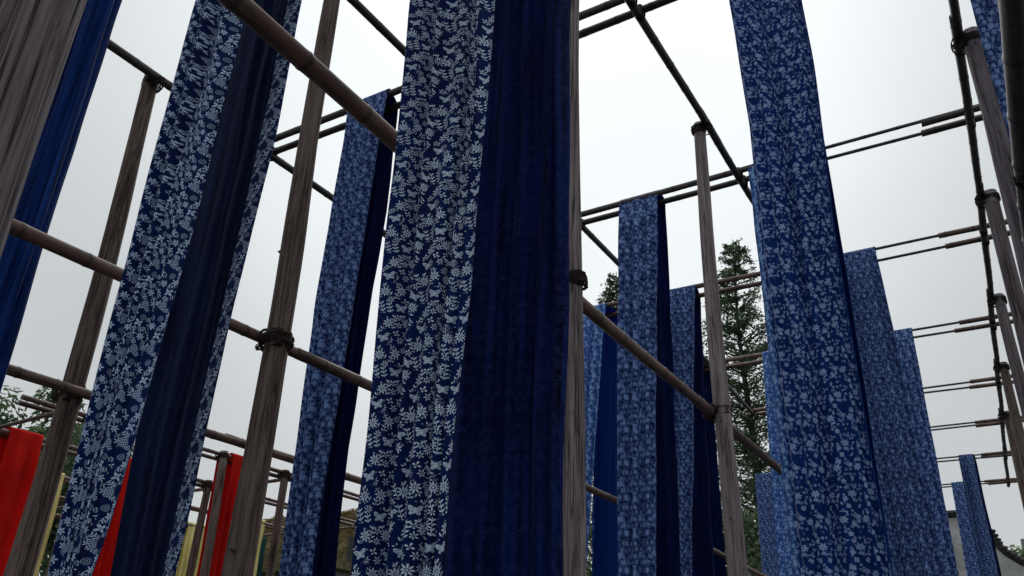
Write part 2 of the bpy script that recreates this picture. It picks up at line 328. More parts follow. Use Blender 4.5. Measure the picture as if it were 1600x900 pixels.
def tube_geo(path, rad, ns=10, caps=True, rfun=None):
    """verts, faces, uvs of a tube along a path of Vectors; rad a float or list"""
    vs, fs, uv = [], [], []; n = len(path); up0 = None; d = 0
    for i, p in enumerate(path):
        t = (path[min(i+1, n-1)]-path[max(i-1, 0)]).normalized()
        if up0 is None: up0 = t.orthogonal().normalized()
        up0 = (up0-t*up0.dot(t)).normalized(); b = t.cross(up0)
        r = rad[i] if isinstance(rad, (list, tuple)) else rad
        if i: d += (p-path[i-1]).length
        for k in range(ns):
            a = 2*math.pi*k/ns; rr = r*(rfun(i, k, a) if rfun else 1)
            vs.append(p+(up0*math.cos(a)+b*math.sin(a))*rr); uv.append([k/ns, d])
    for i in range(n-1):
        for k in range(ns): fs.append([i*ns+k, i*ns+(k+1) % ns, (i+1)*ns+(k+1) % ns, (i+1)*ns+k])
    if caps: fs.append(list(range(ns))[::-1]); fs.append([(n-1)*ns+k for k in range(ns)])
    return vs, fs, uv
def join(gs):
    V, F, U = [], [], []
    for v, f, u in gs:
        b = len(V); V += v; F += [[i+b for i in q] for q in f]; U += u
    return V, F, U
def box_geo(x0, x1, y0, y1, z0, z1):
    V = [Vector((x, y, z)) for z in (z0, z1) for y in (y0, y1) for x in (x0, x1)]
    return V, [[0, 2, 3, 1], [4, 5, 7, 6], [0, 1, 5, 4], [2, 6, 7, 3], [0, 4, 6, 2], [1, 3, 7, 5]], [[0, 0]]*8

# a length of bamboo: local +Z along the pole, node swellings, slight bow and taper
def culm(name, p0, p1, r0, r1, mat, rng, ns=12, parent=None, ploc=None, internode=.33, bow=.012):
    p0, p1 = Vector(p0), Vector(p1); L = (p1-p0).length; steps = []
    off = rng.random()*internode; z = 0; ring = []
    zs = {0., L}
    k = off
    while k < L:
        for dz in (-.03, -.009, .0, .009, .03):
            if 0 < k+dz < L: zs.add(k+dz)
        zs.add(min(L, k+internode*.5)); k += internode
    zs = sorted(zs); bd = Vector((rng.uniform(-1, 1), rng.uniform(-1, 1), 0))*bow*L*.25; ph = rng.random()*6
    path, rad, vv = [], [], []
    for z in zs:
        t = z/L; u = (z-off)/internode; near = abs(u-round(u))*internode
        sw = 1+.065*max(0, 1-near/.012)+.03*max(0, 1-near/.05)
        path.append(Vector((0, 0, z))+bd*math.sin(math.pi*t)+Vector((math.sin(z*2.1+ph), math.cos(z*1.7+ph), 0))*r0*.12)
        rad.append((r0+(r1-r0)*t)*sw); vv.append(u)
    V, F, U = tube_geo(path, rad, ns)
    for i in range(len(path)):
        for k in range(ns): U[i*ns+k] = [k/ns, vv[i]+20]
    o = mesh(name, V, F, mat, uvs=U)
    q = (p1-p0).to_track_quat('Z', 'Y'); o.rotation_mode = 'QUATERNION'; o.rotation_quaternion = q
    o.location = p0-(Vector(ploc) if ploc else Vector((0, 0, 0)))
    if parent: o.parent = parent
    return o
def pole(name, label, p0, p1, r0, r1, mat, seed, group=None, internode=.33, bow=.012, ns=12):
    rng = random.Random(seed)
    return tag(culm(name, p0, p1, r0, r1, M[mat], rng, ns, internode=internode, bow=bow), label, 'pole', group)
# rope wound round a crossing: centre c, main axis a (unit), half sizes ha/hb across
def lash_geo(c, ax, e1, e2, h1, h2, turns, spread, rr, rng):
    path = []; n = turns*16; c = Vector(c)
    for i in range(n+1):
        a = 2*math.pi*i/16; k = i/n-.5
        ca, sa = math.cos(a), math.sin(a)
        f = 1/((abs(ca)**3+abs(sa)**3)**(1/3))
        j = 1+rng.uniform(-.02, .07)+.04*math.sin(i*.37)
        path.append(c+ax*(k*spread+rng.uniform(-1, 1)*rr*.4)+e1*(ca*f*h1*j)+e2*(sa*f*h2*j))
    return tube_geo(path, rr, 5)
def lashing(parent, ploc, c, rpost, rrail, side, rng, rr=.0048, vertical=True):
    """square lashing tying a Y-running pole (side = +1 on +X, -1 on -X) to an upright at c"""
    c = Vector(c); ex, ey, ez = Vector((1, 0, 0)), Vector((0, 1, 0)), Vector((0, 0, 1)); gs = []
    mid = c+ex*(side*rrail); hx = rpost+rrail+rr*1.2
    for s in (1, -1):
        d = (ey+ez*s).normalized(); ax = (ey-ez*s).normalized()
        gs.append(lash_geo(mid, ax, ex, d, hx, max(rpost, rrail)*1.05+rr, rng.choice((3, 4)), .028, rr, rng))
    gs.append(lash_geo(c-ez*.0, ez, ex, ey, rpost*1.04+rr*.6, rpost*1.04+rr*.6, rng.choice((5, 6, 7)), rrail*rng.uniform(1., 1.8)+.02, rr, rng))
    # loose rope end
    p = c+Vector((0, -rpost*.7, -rrail)); gs.append(tube_geo([p, p+Vector((.01, -.02, -.03)), p+Vector((.015, -.035, -.07))], rr*.8, 5))
    V, F, U = join(gs); return mesh('lashing', [v-Vector(ploc) for v in V], F, M['rope'], parent)
def post(label, x, y, ztop, r0, r1, seed, mat='wood', lean=(0, 0), ns=20, rings=40, lash=(), group='weathered posts of the drying frame', crack=None, zb=0., bumps=.09):
    rng = random.Random(seed); base = Vector((x, y, zb)); bend = rng.uniform(-.05, .05)
    t = empty('timber_post', base, label, 'post', group); H = ztop-zb
    path = [Vector((lean[0]*k/rings+.01*math.sin(H*k/rings*1.3+seed)+bend*math.sin(math.pi*k/rings), lean[1]*k/rings+.01*math.cos(H*k/rings*1.1+seed), H*k/rings)) for k in range(rings+1)]
    rad = [r0+(r1-r0)*(k/rings)**.85 for k in range(rings+1)]
    def rf(i, k, a):
        v = 1+bumps*noise.noise(Vector((math.cos(a)*1.6+seed*3.1, math.sin(a)*1.6, H*i/rings*1.1)))+.02*noise.noise(Vector((math.cos(a)*4, math.sin(a)*4+seed, H*i/rings*.7)))
        if crack:
            for a0, wd, dp, z0, z1 in crack:
                z = H*i/rings
                if z0 < z < z1:
                    da = (a-a0-(.10*noise.noise(Vector((z*.8, a0, 0))))-.03*noise.noise(Vector((z*5, a0, 3)))+math.pi) % (2*math.pi)-math.pi
                    v -= dp*math.exp(-(da/wd)**2)*min(1, (z-z0)*3, (z1-z)*3)
        return v
    V, F, U = tube_geo(path, rad, ns, rfun=rf)
    mesh('shaft', V, F, M[mat], t, uvs=U)
    for (z, rr, side) in lash:
        k = (z-zb)/H; c = base+Vector((lean[0]*k, lean[1]*k, z-zb))
        lashing(t, base, c, r0+(r1-r0)*k**.85, rr, side, rng)
    for q in range(2):                       # stubs of cut branches
        k = rng.uniform(.3, .9); a = rng.uniform(0, 6.28); rr = r0+(r1-r0)*k
        d = Vector((math.cos(a), math.sin(a), .3)).normalized(); p = Vector((lean[0]*k, lean[1]*k, H*k))
        g = tube_geo([p+d*rr*.8, p+d*(rr+.012), p+d*(rr+.02)], [.014, .011, .006], 8); mesh('knot', g[0], g[1], M[mat], t)
    return t

def interp(tab, z):
    tab = sorted(tab)
    if z <= tab[0][0]: z = tab[0][0]
    if z >= tab[-1][0]: z = tab[-1][0]
    for a, b in zip(tab, tab[1:]):
        if a[0] <= z <= b[0]:
            k = (z-a[0])/max(1e-9, b[0]-a[0]); return [a[i]+(b[i]-a[i])*k for i in range(1, len(a))]
    return list(tab[0][1:])
# a length of cloth thrown over two poles: near fall, bridge over both poles, far fall. Local: width along x, near side -y
def cloth(label, yn, yf, ztop, near, far, zbn, zbf, mat, back, seed, W=.5, nu=36, nv=64, amp=.02, famp=.024, folds=(), ffolds=(), flap=0., loc=(0, 0, 0), rz=0, rp=.034, group='indigo cloths hung over the bamboo', name='hanging_cloth', edge=.012, hem=None, dens=1.2, fdens=None):
    rng = random.Random(seed); r = rp+.004; rows = []
    N1, NA = nv, 5
    for i in range(N1+1):
        rows.append(('n', zbn+(ztop-zbn)*i/N1))
    for i in range(1, NA+1): rows.append(('an', math.pi-math.pi/2*i/NA))
    for i in range(1, NA+1): rows.append(('af', math.pi/2-math.pi/2*i/NA))
    for i in range(1, N1+1): rows.append(('f', ztop-(ztop-zbf)*i/N1))
    fr = [(rng.uniform(1.2, 5.5), rng.uniform(0, 6.3), rng.uniform(.25, 1), rng.uniform(-.4, .4)) for _ in range(5)]
    ff = [(rng.uniform(1.2, 6.5), rng.uniform(0, 6.3), rng.uniform(.25, 1), rng.uniform(-.4, .4)) for _ in range(5)]
    so = rng.uniform(0, 50)
    folds = list(folds)+[(rng.uniform(.05, .95), rng.uniform(.02, .05), rng.choice((-1, 1, 1))*rng.uniform(.014, .042)*dens) for _ in range(6)]
    ffolds = list(ffolds)+[(rng.uniform(.05, .95), rng.uniform(.02, .06), rng.choice((-1, 1, 1))*rng.uniform(.014, .045)*(dens if fdens is None else fdens)) for _ in range(5)]
    def pl(s, z, fs, fl, A):
        g = min(1, (ztop-z)/.45); g = .12+.88*g*g*(3-2*g)
        y = sum(a*math.sin(f*math.pi*2*s+p+q*(ztop-z)+.6*noise.noise(Vector((z*.6, f, so)))) for f, p, a, q in fs)*A/1.6
        for s0, wd, dp in fl:
            e_ = abs(s-s0-.07*noise.noise(Vector((z*.45, s0*9, so))))/wd; y -= dp*math.exp(-e_**1.35)*(.35+.65*g)*(.75+.5*noise.noise(Vector((z*.8, s0*5, so+3))))
        y += .006*noise.noise(Vector((s*6, z*2.5, so)))
        return y*g + .15*g*A*noise.noise(Vector((s*3, z*.7, so+9)))
    P, VV = [], []; v = 0; prev = None
    for kind, q in rows:
        line = []
        for j in range(nu+1):
            s = j/nu
            if kind == 'n':
                xl, xr = interp(near, q); x = xl+(xr-xl)*s; y = yn-r+pl(s, q, fr, folds, amp); z = q
            elif kind == 'an':
                xl, xr = interp(near, ztop); x = xl+(xr-xl)*s; y = yn+r*math.cos(q); z = ztop+r*math.sin(q)
            elif kind == 'af':
                xl, xr = interp(far, ztop); x = xl+(xr-xl)*s; y = yf+r*math.cos(q); z = ztop+r*math.sin(q)
            else:
                xl, xr = interp(far, q); z = q; g = min(1, (ztop-q)/.8); sf = 1-flap*g
                if flap and s > sf:
                    x = xr-(s-sf)/max(1e-6, flap)*flap*(xr-xl)*1.15; y = yf+r-.012-.02*math.sin(math.pi*min(1, (s-sf)/flap*1.2))*g+pl(s, q, ff, (), famp*.5)-.02*g
                else:
                    x = xl+(xr-xl)*min(1, s/sf); y = yf+r+pl(s, q, ff, ffolds, famp)
            x += edge*noise.noise(Vector((s*2+3, z*1.6, so+20)))*(1 if kind in 'nf' else .3)
            line.append(Vector((x, y, z)))
        if prev: v += sum((a-b).length for a, b in zip(line, prev))/len(line)
        prev = line; P.append(line); VV.append(v+seed*.61)
    nr, nc = len(P), nu+1
    def arc(line):
        a = [seed*.37]
        for p, q in zip(line, line[1:]): a.append(a[-1]+(q-p).length)
        return a
    an, af = arc(P[N1//3]), arc(P[nr-1-N1//3]); UV = []
    for i in range(nr):
        k = min(1, max(0, (i-N1)/(2*NA))); UV.append([[an[j]*(1-k)+af[j]*k, VV[i]] for j in range(nc)])
    th = .0012; outer, inner = [], []
    for i in range(nr):
        for j in range(nc):
            a = P[min(i+1, nr-1)][j]-P[max(i-1, 0)][j]; b = P[i][min(j+1, nc-1)]-P[i][max(j-1, 0)]
            n = b.cross(a); n = n.normalized() if n.length > 1e-12 else Vector((0, -1, 0))
            outer.append(P[i][j]+n*th); inner.append(P[i][j]-n*th)
    V = outer+inner; o2 = len(outer); F, FM = [], []
    for i in range(nr-1):
        for j in range(nc-1):
            a, b, c, d = i*nc+j, i*nc+j+1, (i+1)*nc+j+1, (i+1)*nc+j
            F.append([a, b, c, d]); FM.append(0); F.append([o2+d, o2+c, o2+b, o2+a]); FM.append(1)
    for i in range(nr-1):
        for j in (0, nc-1):
            a, d = i*nc+j, (i+1)*nc+j; F.append([a, d, o2+d, o2+a] if j == 0 else [d, a, o2+a, o2+d]); FM.append(1)
    for i in (0, nr-1):
        for j in range(nc-1):
            a, b = i*nc+j, i*nc+j+1; F.append([b, a, o2+a, o2+b] if i == 0 else [a, b, o2+b, o2+a]); FM.append(1)
    U = [u for l in UV for u in l]*2
    o = mesh(name, V, F, None, uvs=U, mats=[M[mat], M[back]], fm=FM)
    o.location = loc; o.rotation_euler = (0, 0, rz)
    if hem:
        for j in hem:
            pth = [P[i][0 if j == 0 else nc-1] for i in range(0, nr)]
            g = tube_geo(pth, .0035, 6); mesh('selvage', g[0], g[1], M['plain_light'], o, uvs=[[0, q[1]] for q in g[2]])
    return tag(o, label, 'cloth', group)

# ---------------------------------------------------------------- setting
g = mesh('ground', [(-400, -400, 0), (400, -400, 0), (400, 400, 0), (-400, 400, 0)], [[0, 1, 2, 3]], M['ground'], smooth=False); struct(g)

ZT = EYE+5.0; ZR = EYE+1.95          # beam and rail heights
def rowx(n, y):
    b = max(0, y-8.5)
    return {'a': -6.10, 'b': -3.87-.045*b*min(1, b/3) if y > 8.5 else -3.87, 'c': -1.90-.03*b, 'd': .31-.034*max(0, y-8)}[n]

CR = random.Random(5)
# posts ------------------------------------------------------------
post('large cracked grey post filling the upper left corner', -1.56, .612, 6.2, .092, .085, 1, 'wood_near', ns=230, rings=240, group=None, bumps=.05,
     crack=[(CR.uniform(0, 6.28), CR.uniform(.022, .05), CR.uniform(.04, .13), CR.uniform(.1, 2.2), CR.uniform(2.9, 6.1)) for _ in range(22)])
post('dark weathered post on the far left, tied to a bamboo rail near the red cloth', -6.20, 3.49, ZT+.06, .108, .066, 2, 'wood_brown', lash=[(EYE+1.95, .038, 1), (ZT-.02, .036, 1)])
post('tall brown post between the grape print cloth and the striped blossom cloth', -3.79, 3.36, ZT+.05, .100, .060, 3, 'wood_brown', lash=[(EYE+1.92, .036, -1), (ZT-.02, .036, -1)])
post('narrow grey post along the right edge of the centre cloth', -1.985, 3.90, ZT+.05, .066, .052, 4, lash=[(EYE+2.16, .03, -1), (ZT-.03, .036, 1)])
post('pale grey post standing alone before the conifer, rail tied halfway up', -1.985, 6.54, ZT+.02, .090, .055, 5, lash=[(EYE+2.11, .038, -1), (ZT-.05, .036, 1)], lean=(0, 0))
post('nearest post of the right row, mostly behind the dark rail at the edge', .40, 3.55, ZT+.05, .088, .060, 6, 'wood_near', lash=[(ZT-.03, .036, -1), (EYE+1.98, .038, -1)])
post('right row post whose dark bound top stands highest in view', .40, 6.44, ZT+.03, .105, .072, 7, 'wood_near', lash=[(ZT-.06, .036, -1)])
post('second post from the top in the receding right row', .36, 9.20, ZT+.02, .095, .070, 8, 'wood_near', lash=[(ZT-.06, .036, -1)])
post('third post from the top in the receding right row', .275, 12.1, ZT+.02, .095, .066, 9, 'wood_near', lash=[(ZT-.06, .036, -1)])
post('fourth post from the top in the receding right row', .165, 14.95, ZT+.02, .095, .066, 10, 'wood_brown', lash=[(ZT-.06, .036, -1)])
post('farthest visible post at the lower end of the right row', .06, 17.8, ZT+.02, .095, .066, 11, 'wood_brown', lash=[(ZT-.06, .036, -1)])
post('post hidden behind the striped blossom cloth on the left', -6.17, 6.44, ZT+.03, .095, .06, 12, 'wood_brown')
post('post hidden behind the large centre cloth', -3.93, 6.44, ZT+.03, .09, .06, 13)
post('post hidden behind the crowded blossom cloth right of centre', -3.95, 9.2, ZT+.03, .09, .06, 14)
post('post hidden behind the tall right blossom cluster cloth', -2.0, 9.2, ZT+.03, .09, .06, 15)

# long beams and rails (depth direction), one length of bamboo per span -------------
def beam_line(n, xs, z, ys, r, mat, labels, seed, cross=(), dx=0, bow=.012, d0=0.):
    for k in range(len(ys)-1):
        y0, y1 = ys[k], ys[k+1]; p0 = Vector((rowx(n, y0)+dx+(d0 if k == 0 else 0), y0-.25, z+.012*(k % 2))); p1 = Vector((rowx(n, y1)+dx, y1+.25, z+.012*((k+1) % 2)))
        t = empty('bamboo_beam', p0, labels[k], 'pole', 'long bamboo beams and rails')
        culm('culm', p0, p1, r*1.04, r*.93, M[mat], random.Random(seed+k), 14, t, p0, .36, bow)
        rng = random.Random(seed+50+k)
        for yc, sep in cross:
            if y0 <= yc < y1:
                kx = (yc+sep/2-p0.y)/(p1.y-p0.y); c = p0.lerp(p1, kx)
                gs = []
                for yy in (yc, yc+sep):
                    cc2 = Vector((c.x, yy, c.z+r*.9))
                    for s in (1, -1):
                        d = (Vector((1, s, 0))).normalized(); ax = Vector((1, -s, 0)).normalized()
                        gs.append(lash_geo(cc2, ax, Vector((0, 0, 1)), d, r*1.9, r*1.15, 3, .03, .006, rng))
                V, F, U = join(gs); mesh('lashing', [q-p0 for q in V], F, M['rope'], t)
PAIRS = [(1.85, .30), (4.74, .17), (7.60, .17), (10.08, .30), (12.98, .28), (15.85, .26), (18.45, .24), (21.2, .24), (24.0, .24)]
beam_line('a', 0, ZT, [2.0, 6.9, 9.0], .040, 'bamboo_dark', ['dark bamboo top beam of the leftmost row, over the dark far-left post', 'lower stretch of the leftmost top beam, emerging right of the striped blossom cloth'], 100, PAIRS)
beam_line('b', 0, ZT, [1.0, 6.2, 9.6, 12.6, 16.0], .036, 'bamboo_dark', ['dark top beam running down to the upper left edge of the centre cloth', 'top beam emerging right of the narrow grey post, behind the crowded blossom cloth', 'top beam seen slanting left of the pale grey post', 'far top beam slanting down right of the pale grey post'], 110, PAIRS)
beam_line('c', 0, ZT, [1.0, 4.0, 6.6, 9.4], .036, 'bamboo_dark', ['nearest span of the middle top beam, entering at the upper frame edge', 'dark middle top beam bound to the top of the pale grey post', 'middle top beam descending behind the right blossom cluster cloth'], 120, PAIRS)
beam_line('d', 0, ZT, [3.4, 6.4, 9.2, 12.1, 14.95, 17.8, 20.6, 24.3], .038, 'bamboo_dark', ['right row top beam reaching the upper frame edge', 'second span of the right row top beam, below the highest bound post top', 'third span of the right row top beam', 'fourth span of the right row top beam', 'fifth span of the right row top beam', 'sixth span of the right row top beam', 'last far span of the right row top beam'], 130, PAIRS)
beam_line('a', 0, EYE+1.955, [1.9, 5.2, 8.4], .040, 'bamboo', ['brown rail lashed low on the dark far-left post', 'low brown rail passing behind the grape print cloth and tall brown post'], 140, dx=.035)
beam_line('b', 0, EYE+1.95, [1.0, 3.9, 6.6, 9.4, 12.9, 16.], .037, 'bamboo', ['brown rail running from the large cracked post to the tall brown post', 'brown rail from the tall brown post to the centre cloth, across the striped blossom cloth', 'rail length behind the large centre cloth', 'short piece of low rail right of the narrow grey post', 'far low rail seen left of the pale grey post near the frame bottom'], 150, dx=-.055)
beam_line('c', 0, EYE+2.11, [.8, 3.7, 6.5, 9.6], .040, 'bamboo', ['thick reddish brown rail crossing in front of the grape print cloth', 'long brown rail slanting from the narrow grey post to the pale grey post', 'rail emerging right of the pale grey post toward the right cloth'], 160, dx=-.16, bow=.004, d0=.09)
beam_line('d', 0, ZR+.02, [.9, 4.6, 8], .043, 'bamboo_dark', ['thick blackened bamboo rail at the right frame edge', 'far continuation of the right edge rail'], 170, dx=-.025, bow=.002, d0=-.0)

# cross poles in pairs -------------------------------------------------------------
ORD = ['nearest', 'second', 'third', 'fourth', 'fifth', 'sixth', 'seventh', 'eighth', 'farthest']
BAY = {'ab': ('left bay', 'a', 'b', .034), 'bc': ('middle bay', 'b', 'c', .034), 'cd': ('right bay', 'c', 'd', .018), 'de': ('bay beyond the right posts', 'd', 'e', .033)}
USE = {0: ['ab', 'bc', 'cd'], 1: ['ab', 'bc', 'cd', 'de'], 2: ['bc', 'cd', 'de'], 3: ['ab', 'bc', 'cd', 'de'], 4: ['ab', 'bc', 'cd', 'de'], 5: ['bc', 'cd', 'de'], 6: ['bc', 'cd', 'de'], 7: ['bc', 'cd', 'de'], 8: ['bc', 'cd', 'de']}
for i, bays in USE.items():
    y, sep = PAIRS[i]
    for b in bays:
        nm, ra, rb, rr = BAY[b]
        for h in (0, 1):
            yy = y+sep*h; rg = random.Random(i*31+h*7+ord(b[0])); z = ZT+.066-.012*h
            xa = rowx(ra, yy) if ra != 'd' else rowx('d', yy)-.42-rg.random()*.1
            xb = rowx(rb, yy)+.1 if rb != 'e' else rowx('d', yy)+2.3
            if b == 'ab': xa -= .1; xb += .1
            if b == 'bc': xa -= .15; xb += .35 if i == 1 else .1
            if b == 'cd': xa -= .05; xb += .0
            lab = '%s %s pole of the %s cross pair in the %s' % ('thin' if rr < .02 else 'thick', 'front' if h == 0 else 'rear', ORD[i], nm)
            pole('bamboo_cross_pole', lab, (xa, yy+rg.uniform(-.01, .01), z+rg.uniform(-.01, .01)), (xb, yy+rg.uniform(-.02, .02), z+rg.uniform(-.01, .01)), rr*1.03, rr*.95, 'bamboo_dark' if rr < .02 or i < 3 else 'bamboo', i*101+h*13+ord(b[0]), 'paired bamboo cross poles', .30, .008)

# indigo cloths --------------------------------------------------------------------
ZP = ZT+.066
def T(*a): return [(z+EYE, l, r) for z, l, r in a]
cloth('large centre cloth, navy with white flowers, leaves and butterflies', 1.85, 2.13, ZP, T((.2, -1.576, -1.275), (.95, -1.582, -1.249), (1.27, -1.585, -1.24), (2.3, -1.595, -1.20), (5.1, -1.60, -1.15)), T((.2, -1.62, -1.125), (1.1, -1.62, -1.112), (1.8, -1.6, -1.108), (5.1, -1.54, -1.10)), .7, .75, 'leaf', 'leaf_back', 1, W=.46, nu=84, nv=110, amp=.03, famp=.034, folds=[(.69, .045, .035), (.93, .03, .02), (.3, .06, -.012)], ffolds=[(.55, .07, .04), (.70, .06, -.035), (.82, .05, .035), (.93, .05, .03), (.35, .08, .035)], fdens=.35)
cloth('left cloth with grape bunches and scrolls, dark reverse beside a printed strip', 1.85, 2.14, ZP, T((.3, -2.97, -2.762), (.46, -2.975, -2.732), (.86, -2.985, -2.69), (1.22, -2.988, -2.664), (1.65, -2.985, -2.632), (2.4, -2.98, -2.62), (5.1, -2.98, -2.58)), T((.3, -3.17, -2.757), (.9, -3.21, -2.735), (1.4, -3.19, -2.72), (2.2, -3.2, -2.678), (3.2, -3.2, -2.659), (5.1, -3.12, -2.62)), .75, .7, 'grape', 'grape_back', 2, W=.5, nu=76, nv=100, amp=.026, famp=.02, flap=.19, folds=[(.12, .05, .04), (.72, .05, .03)], ffolds=[(.12, .05, .03), (.3, .05, -.02)])
cloth('plain mid-blue pleated cloth behind the large cracked post', 2.03, 2.3, ZP, T((.3, -4.72, -4.30), (2.3, -4.65, -4.18), (3.8, -4.62, -4.19), (5.1, -4.6, -4.18)), T((.3, -5.2, -4.86), (5.1, -5.1, -4.84)), .7, .7, 'plain_blue', 'plain_blue', 3, nu=60, nv=80, amp=.03, famp=.02, folds=[(.45, .05, .04), (.7, .04, .04), (.9, .04, .03), (.2, .05, .04)])
cloth('narrow cloth of fine vertical blossom stripes with a dark right half', 4.74, 4.91, ZP, T((.7, -4.88, -4.57), (1.7, -4.9, -4.53), (2.9, -4.93, -4.46), (3.9, -4.91, -4.42), (5.1, -4.86, -4.372)), T((.7, -4.95, -4.53), (1.7, -4.95, -4.543), (2.7, -4.92, -4.499), (3.9, -4.9, -4.43), (5.1, -4.88, -4.44)), .8, .75, 'dense2', 'plain', 4, amp=.03, famp=.015, folds=[(.35, .05, .05), (.6, .05, .04), (.8, .05, .03)])
cloth('crowded pale blossom cloth just right of the narrow grey post', 7.60, 7.77, ZP, T((.7, -3.42, -3.03), (3, -3.36, -2.92), (5.1, -3.28, -2.81)), T((.7, -3.3, -2.878), (3.6, -3.3, -2.839), (5.1, -3.28, -2.82)), .8, .75, 'dense', 'plain', 5, amp=.022, famp=.01, folds=[(.3, .05, .03), (.85, .04, .03)])
cloth('speckled blossom cloth with dark edge, left of the pale grey post', 10.08, 10.38, ZP, T((.7, -4.02, -3.62), (3, -3.86, -3.42), (5.1, -3.70, -3.27)), T((.7, -3.9, -3.42), (5.1, -3.7, -3.33)), .8, .75, 'dense2', 'plain', 6, nu=28, nv=50, amp=.03, famp=.012, folds=[(.2, .06, .04), (.6, .06, .03)])
cloth('bright light-blue vine print cloth beside the narrow grey post', 10.08, 10.38, ZP, T((.9, -5.26, -5.0), (3, -5.12, -4.80), (5.1, -5.02, -4.61)), T((.7, -5.1, -4.72), (5.1, -4.96, -4.60)), .8, .75, 'dense_pale', 'plain_light', 7, nu=28, nv=50, amp=.03, famp=.015, folds=[(.7, .06, .05), (.85, .05, .04)])
cloth('thin strip of speckled cloth behind the dark edge left of the pale grey post', 12.98, 13.26, ZP, T((.9, -4.62, -4.26), (5.1, -4.55, -4.23)), T((.7, -4.5, -4.17), (5.1, -4.45, -4.17)), .8, .75, 'dense2', 'plain', 8, nu=24, nv=40, amp=.02)
cloth('tall right cloth with loose pale blossom clusters on bright indigo', 4.74, 4.91, ZP, T((.6, -1.08, -.632), (1.4, -1.086, -.642), (2.4, -1.092, -.645), (3.5, -1.086, -.618), (4.6, -1.125, -.622), (5.1, -1.13, -.625)), T((.6, -1.1, -.665), (2.4, -1.08, -.65), (5.1, -1.08, -.685)), .7, .75, 'cluster', 'plain', 9, W=.52, nu=72, nv=100, amp=.026, famp=.01, folds=[(.28, .05, .03), (.96, .025, -.02), (.55, .08, -.012), (.08, .04, .03)], hem=[1])
cloth('light-blue cloth showing as a sliver along the left edge of the tall right cloth', 7.60, 7.77, ZP, T((.7, -1.80, -1.45), (5.1, -1.80, -1.42)), T((.7, -1.76, -1.45), (5.1, -1.76, -1.42)), .8, .75, 'dense_pale', 'plain_light', 10, nu=28, nv=50, amp=.03)
cloth('dense blossom cloth hanging behind the right edge of the tall right cloth', 10.08, 10.38, ZP, T((.7, -1.36, -.83), (2.3, -1.38, -.892), (3.9, -1.38, -.91), (5.1, -1.38, -.945)), T((.7, -1.4, -.9), (5.1, -1.36, -.98)), .8, .75, 'dense2', 'plain', 11, nu=28, nv=50, amp=.035, folds=[(.3, .06, .05), (.7, .06, .04)])
cloth('light blossom cloth, third of the cloths stepping down on the right', 12.98, 13.26, ZP, T((.7, -1.36, -.93), (5.1, -1.32, -.92)), T((.7, -1.34, -.96), (5.1, -1.3, -.95)), .8, .75, 'dense', 'plain_light', 12, nu=28, nv=50, amp=.02)
cloth('small far blue print cloth between the fifth cross pair and the tall right cloth', 12.98, 13.26, ZP, T((.9, -3.3, -2.9), (5.1, -3.18, -2.72)), T((.7, -3.2, -2.8), (5.1, -3.1, -2.7)), .8, .75, 'dense_pale', 'plain_light', 13, nu=24, nv=40, amp=.03)
cloth('lowest distant print cloth left of the tall right cloth, darkest of that cluster', 21.2, 21.44, ZP, T((.9, -5.78, -5.2), (5.1, -5.70, -5.1)), T((.7, -5.7, -5.2), (5.1, -5.6, -5.1)), .8, .75, 'dense2', 'plain', 14, nu=20, nv=30, amp=.03)
cloth('far dark print cloth standing clear at the lower right', 21.2, 21.44, ZP, T((.7, -1.12, -.74), (5.1, -1.06, -.77)), T((.7, -1.05, -.70), (5.1, -1.02, -.74)), .8, .75, 'dense2', 'plain', 15, nu=20, nv=36, amp=.03)
cloth('farthest and lowest print cloth at the lower right', 24.0, 24.24, ZP, T((.7, -1.58, -1.1), (5.1, -1.49, -1.0)), T((.7, -1.5, -1.1), (5.1, -1.4, -1.0)), .8, .75, 'dense', 'plain', 16, nu=20, nv=36, amp=.03)
cloth('dark fine print cloth at the top right corner, behind the right edge post', 4.74, 4.91, ZP, T((.7, .345, .80), (5.1, .335, .80)), T((.7, .36, .82), (5.1, .36, .82)), .8, .75, 'dense2', 'plain', 17, nu=28, nv=50, amp=.02)

# low racks with red, yellow and green cloth -----------------------------------------
ZK = EYE+2.5; RX = [-8.42, -9.92, -11.6, -13.1, -14.6]; TY = [4.68, 7.95, 11.2]
RN = ['nearest low rack row', 'second low rack row', 'third low rack row', 'fourth low rack row', 'farthest low rack row']
for i, x in enumerate(RX):
    for h in (0, 1):
        for k, (y0, y1) in enumerate(((4.3, 8.3), (7.6, 11.7))):
            pole('bamboo_rack_pole', '%s pole on the %s, %s half, beyond the left posts' % ('front' if h == 0 else 'back', RN[i], 'near' if k == 0 else 'far'), (x-.22*h, y0+.1*h, ZK+.02*k), (x-.22*h+.03, y1, ZK+.02*(1-k)), .027, .022, 'bamboo', 500+i*20+h*5+k, 'low rack poles behind the left posts', .3, .01)
for k, y in enumerate(TY):
    for i in range(len(RX)-1):
        pole('bamboo_rack_tie', '%s tie pole between the %s and the next row' % (['near end', 'middle', 'far end'][k], RN[i]), (RX[i]+.25, y, ZK-.06), (RX[i+1]-.15, y+.06, ZK-.07), .024, .02, 'bamboo', 600+k*10+i, 'low rack ties behind the left posts', .3, .01)
RP = [(0, 4.62), (0, 6.84), (0, 7.9), (0, 11.2), (1, 4.62), (1, 7.9), (1, 11.2), (2, 7.9), (2, 11.2), (3, 7.9), (3, 11.2), (4, 11.2)]
RL = {(0, 4.62): 'thin dark rack post just right of the dark far-left post', (0, 6.84): 'thin grey rack post beside the rightmost red cloth'}
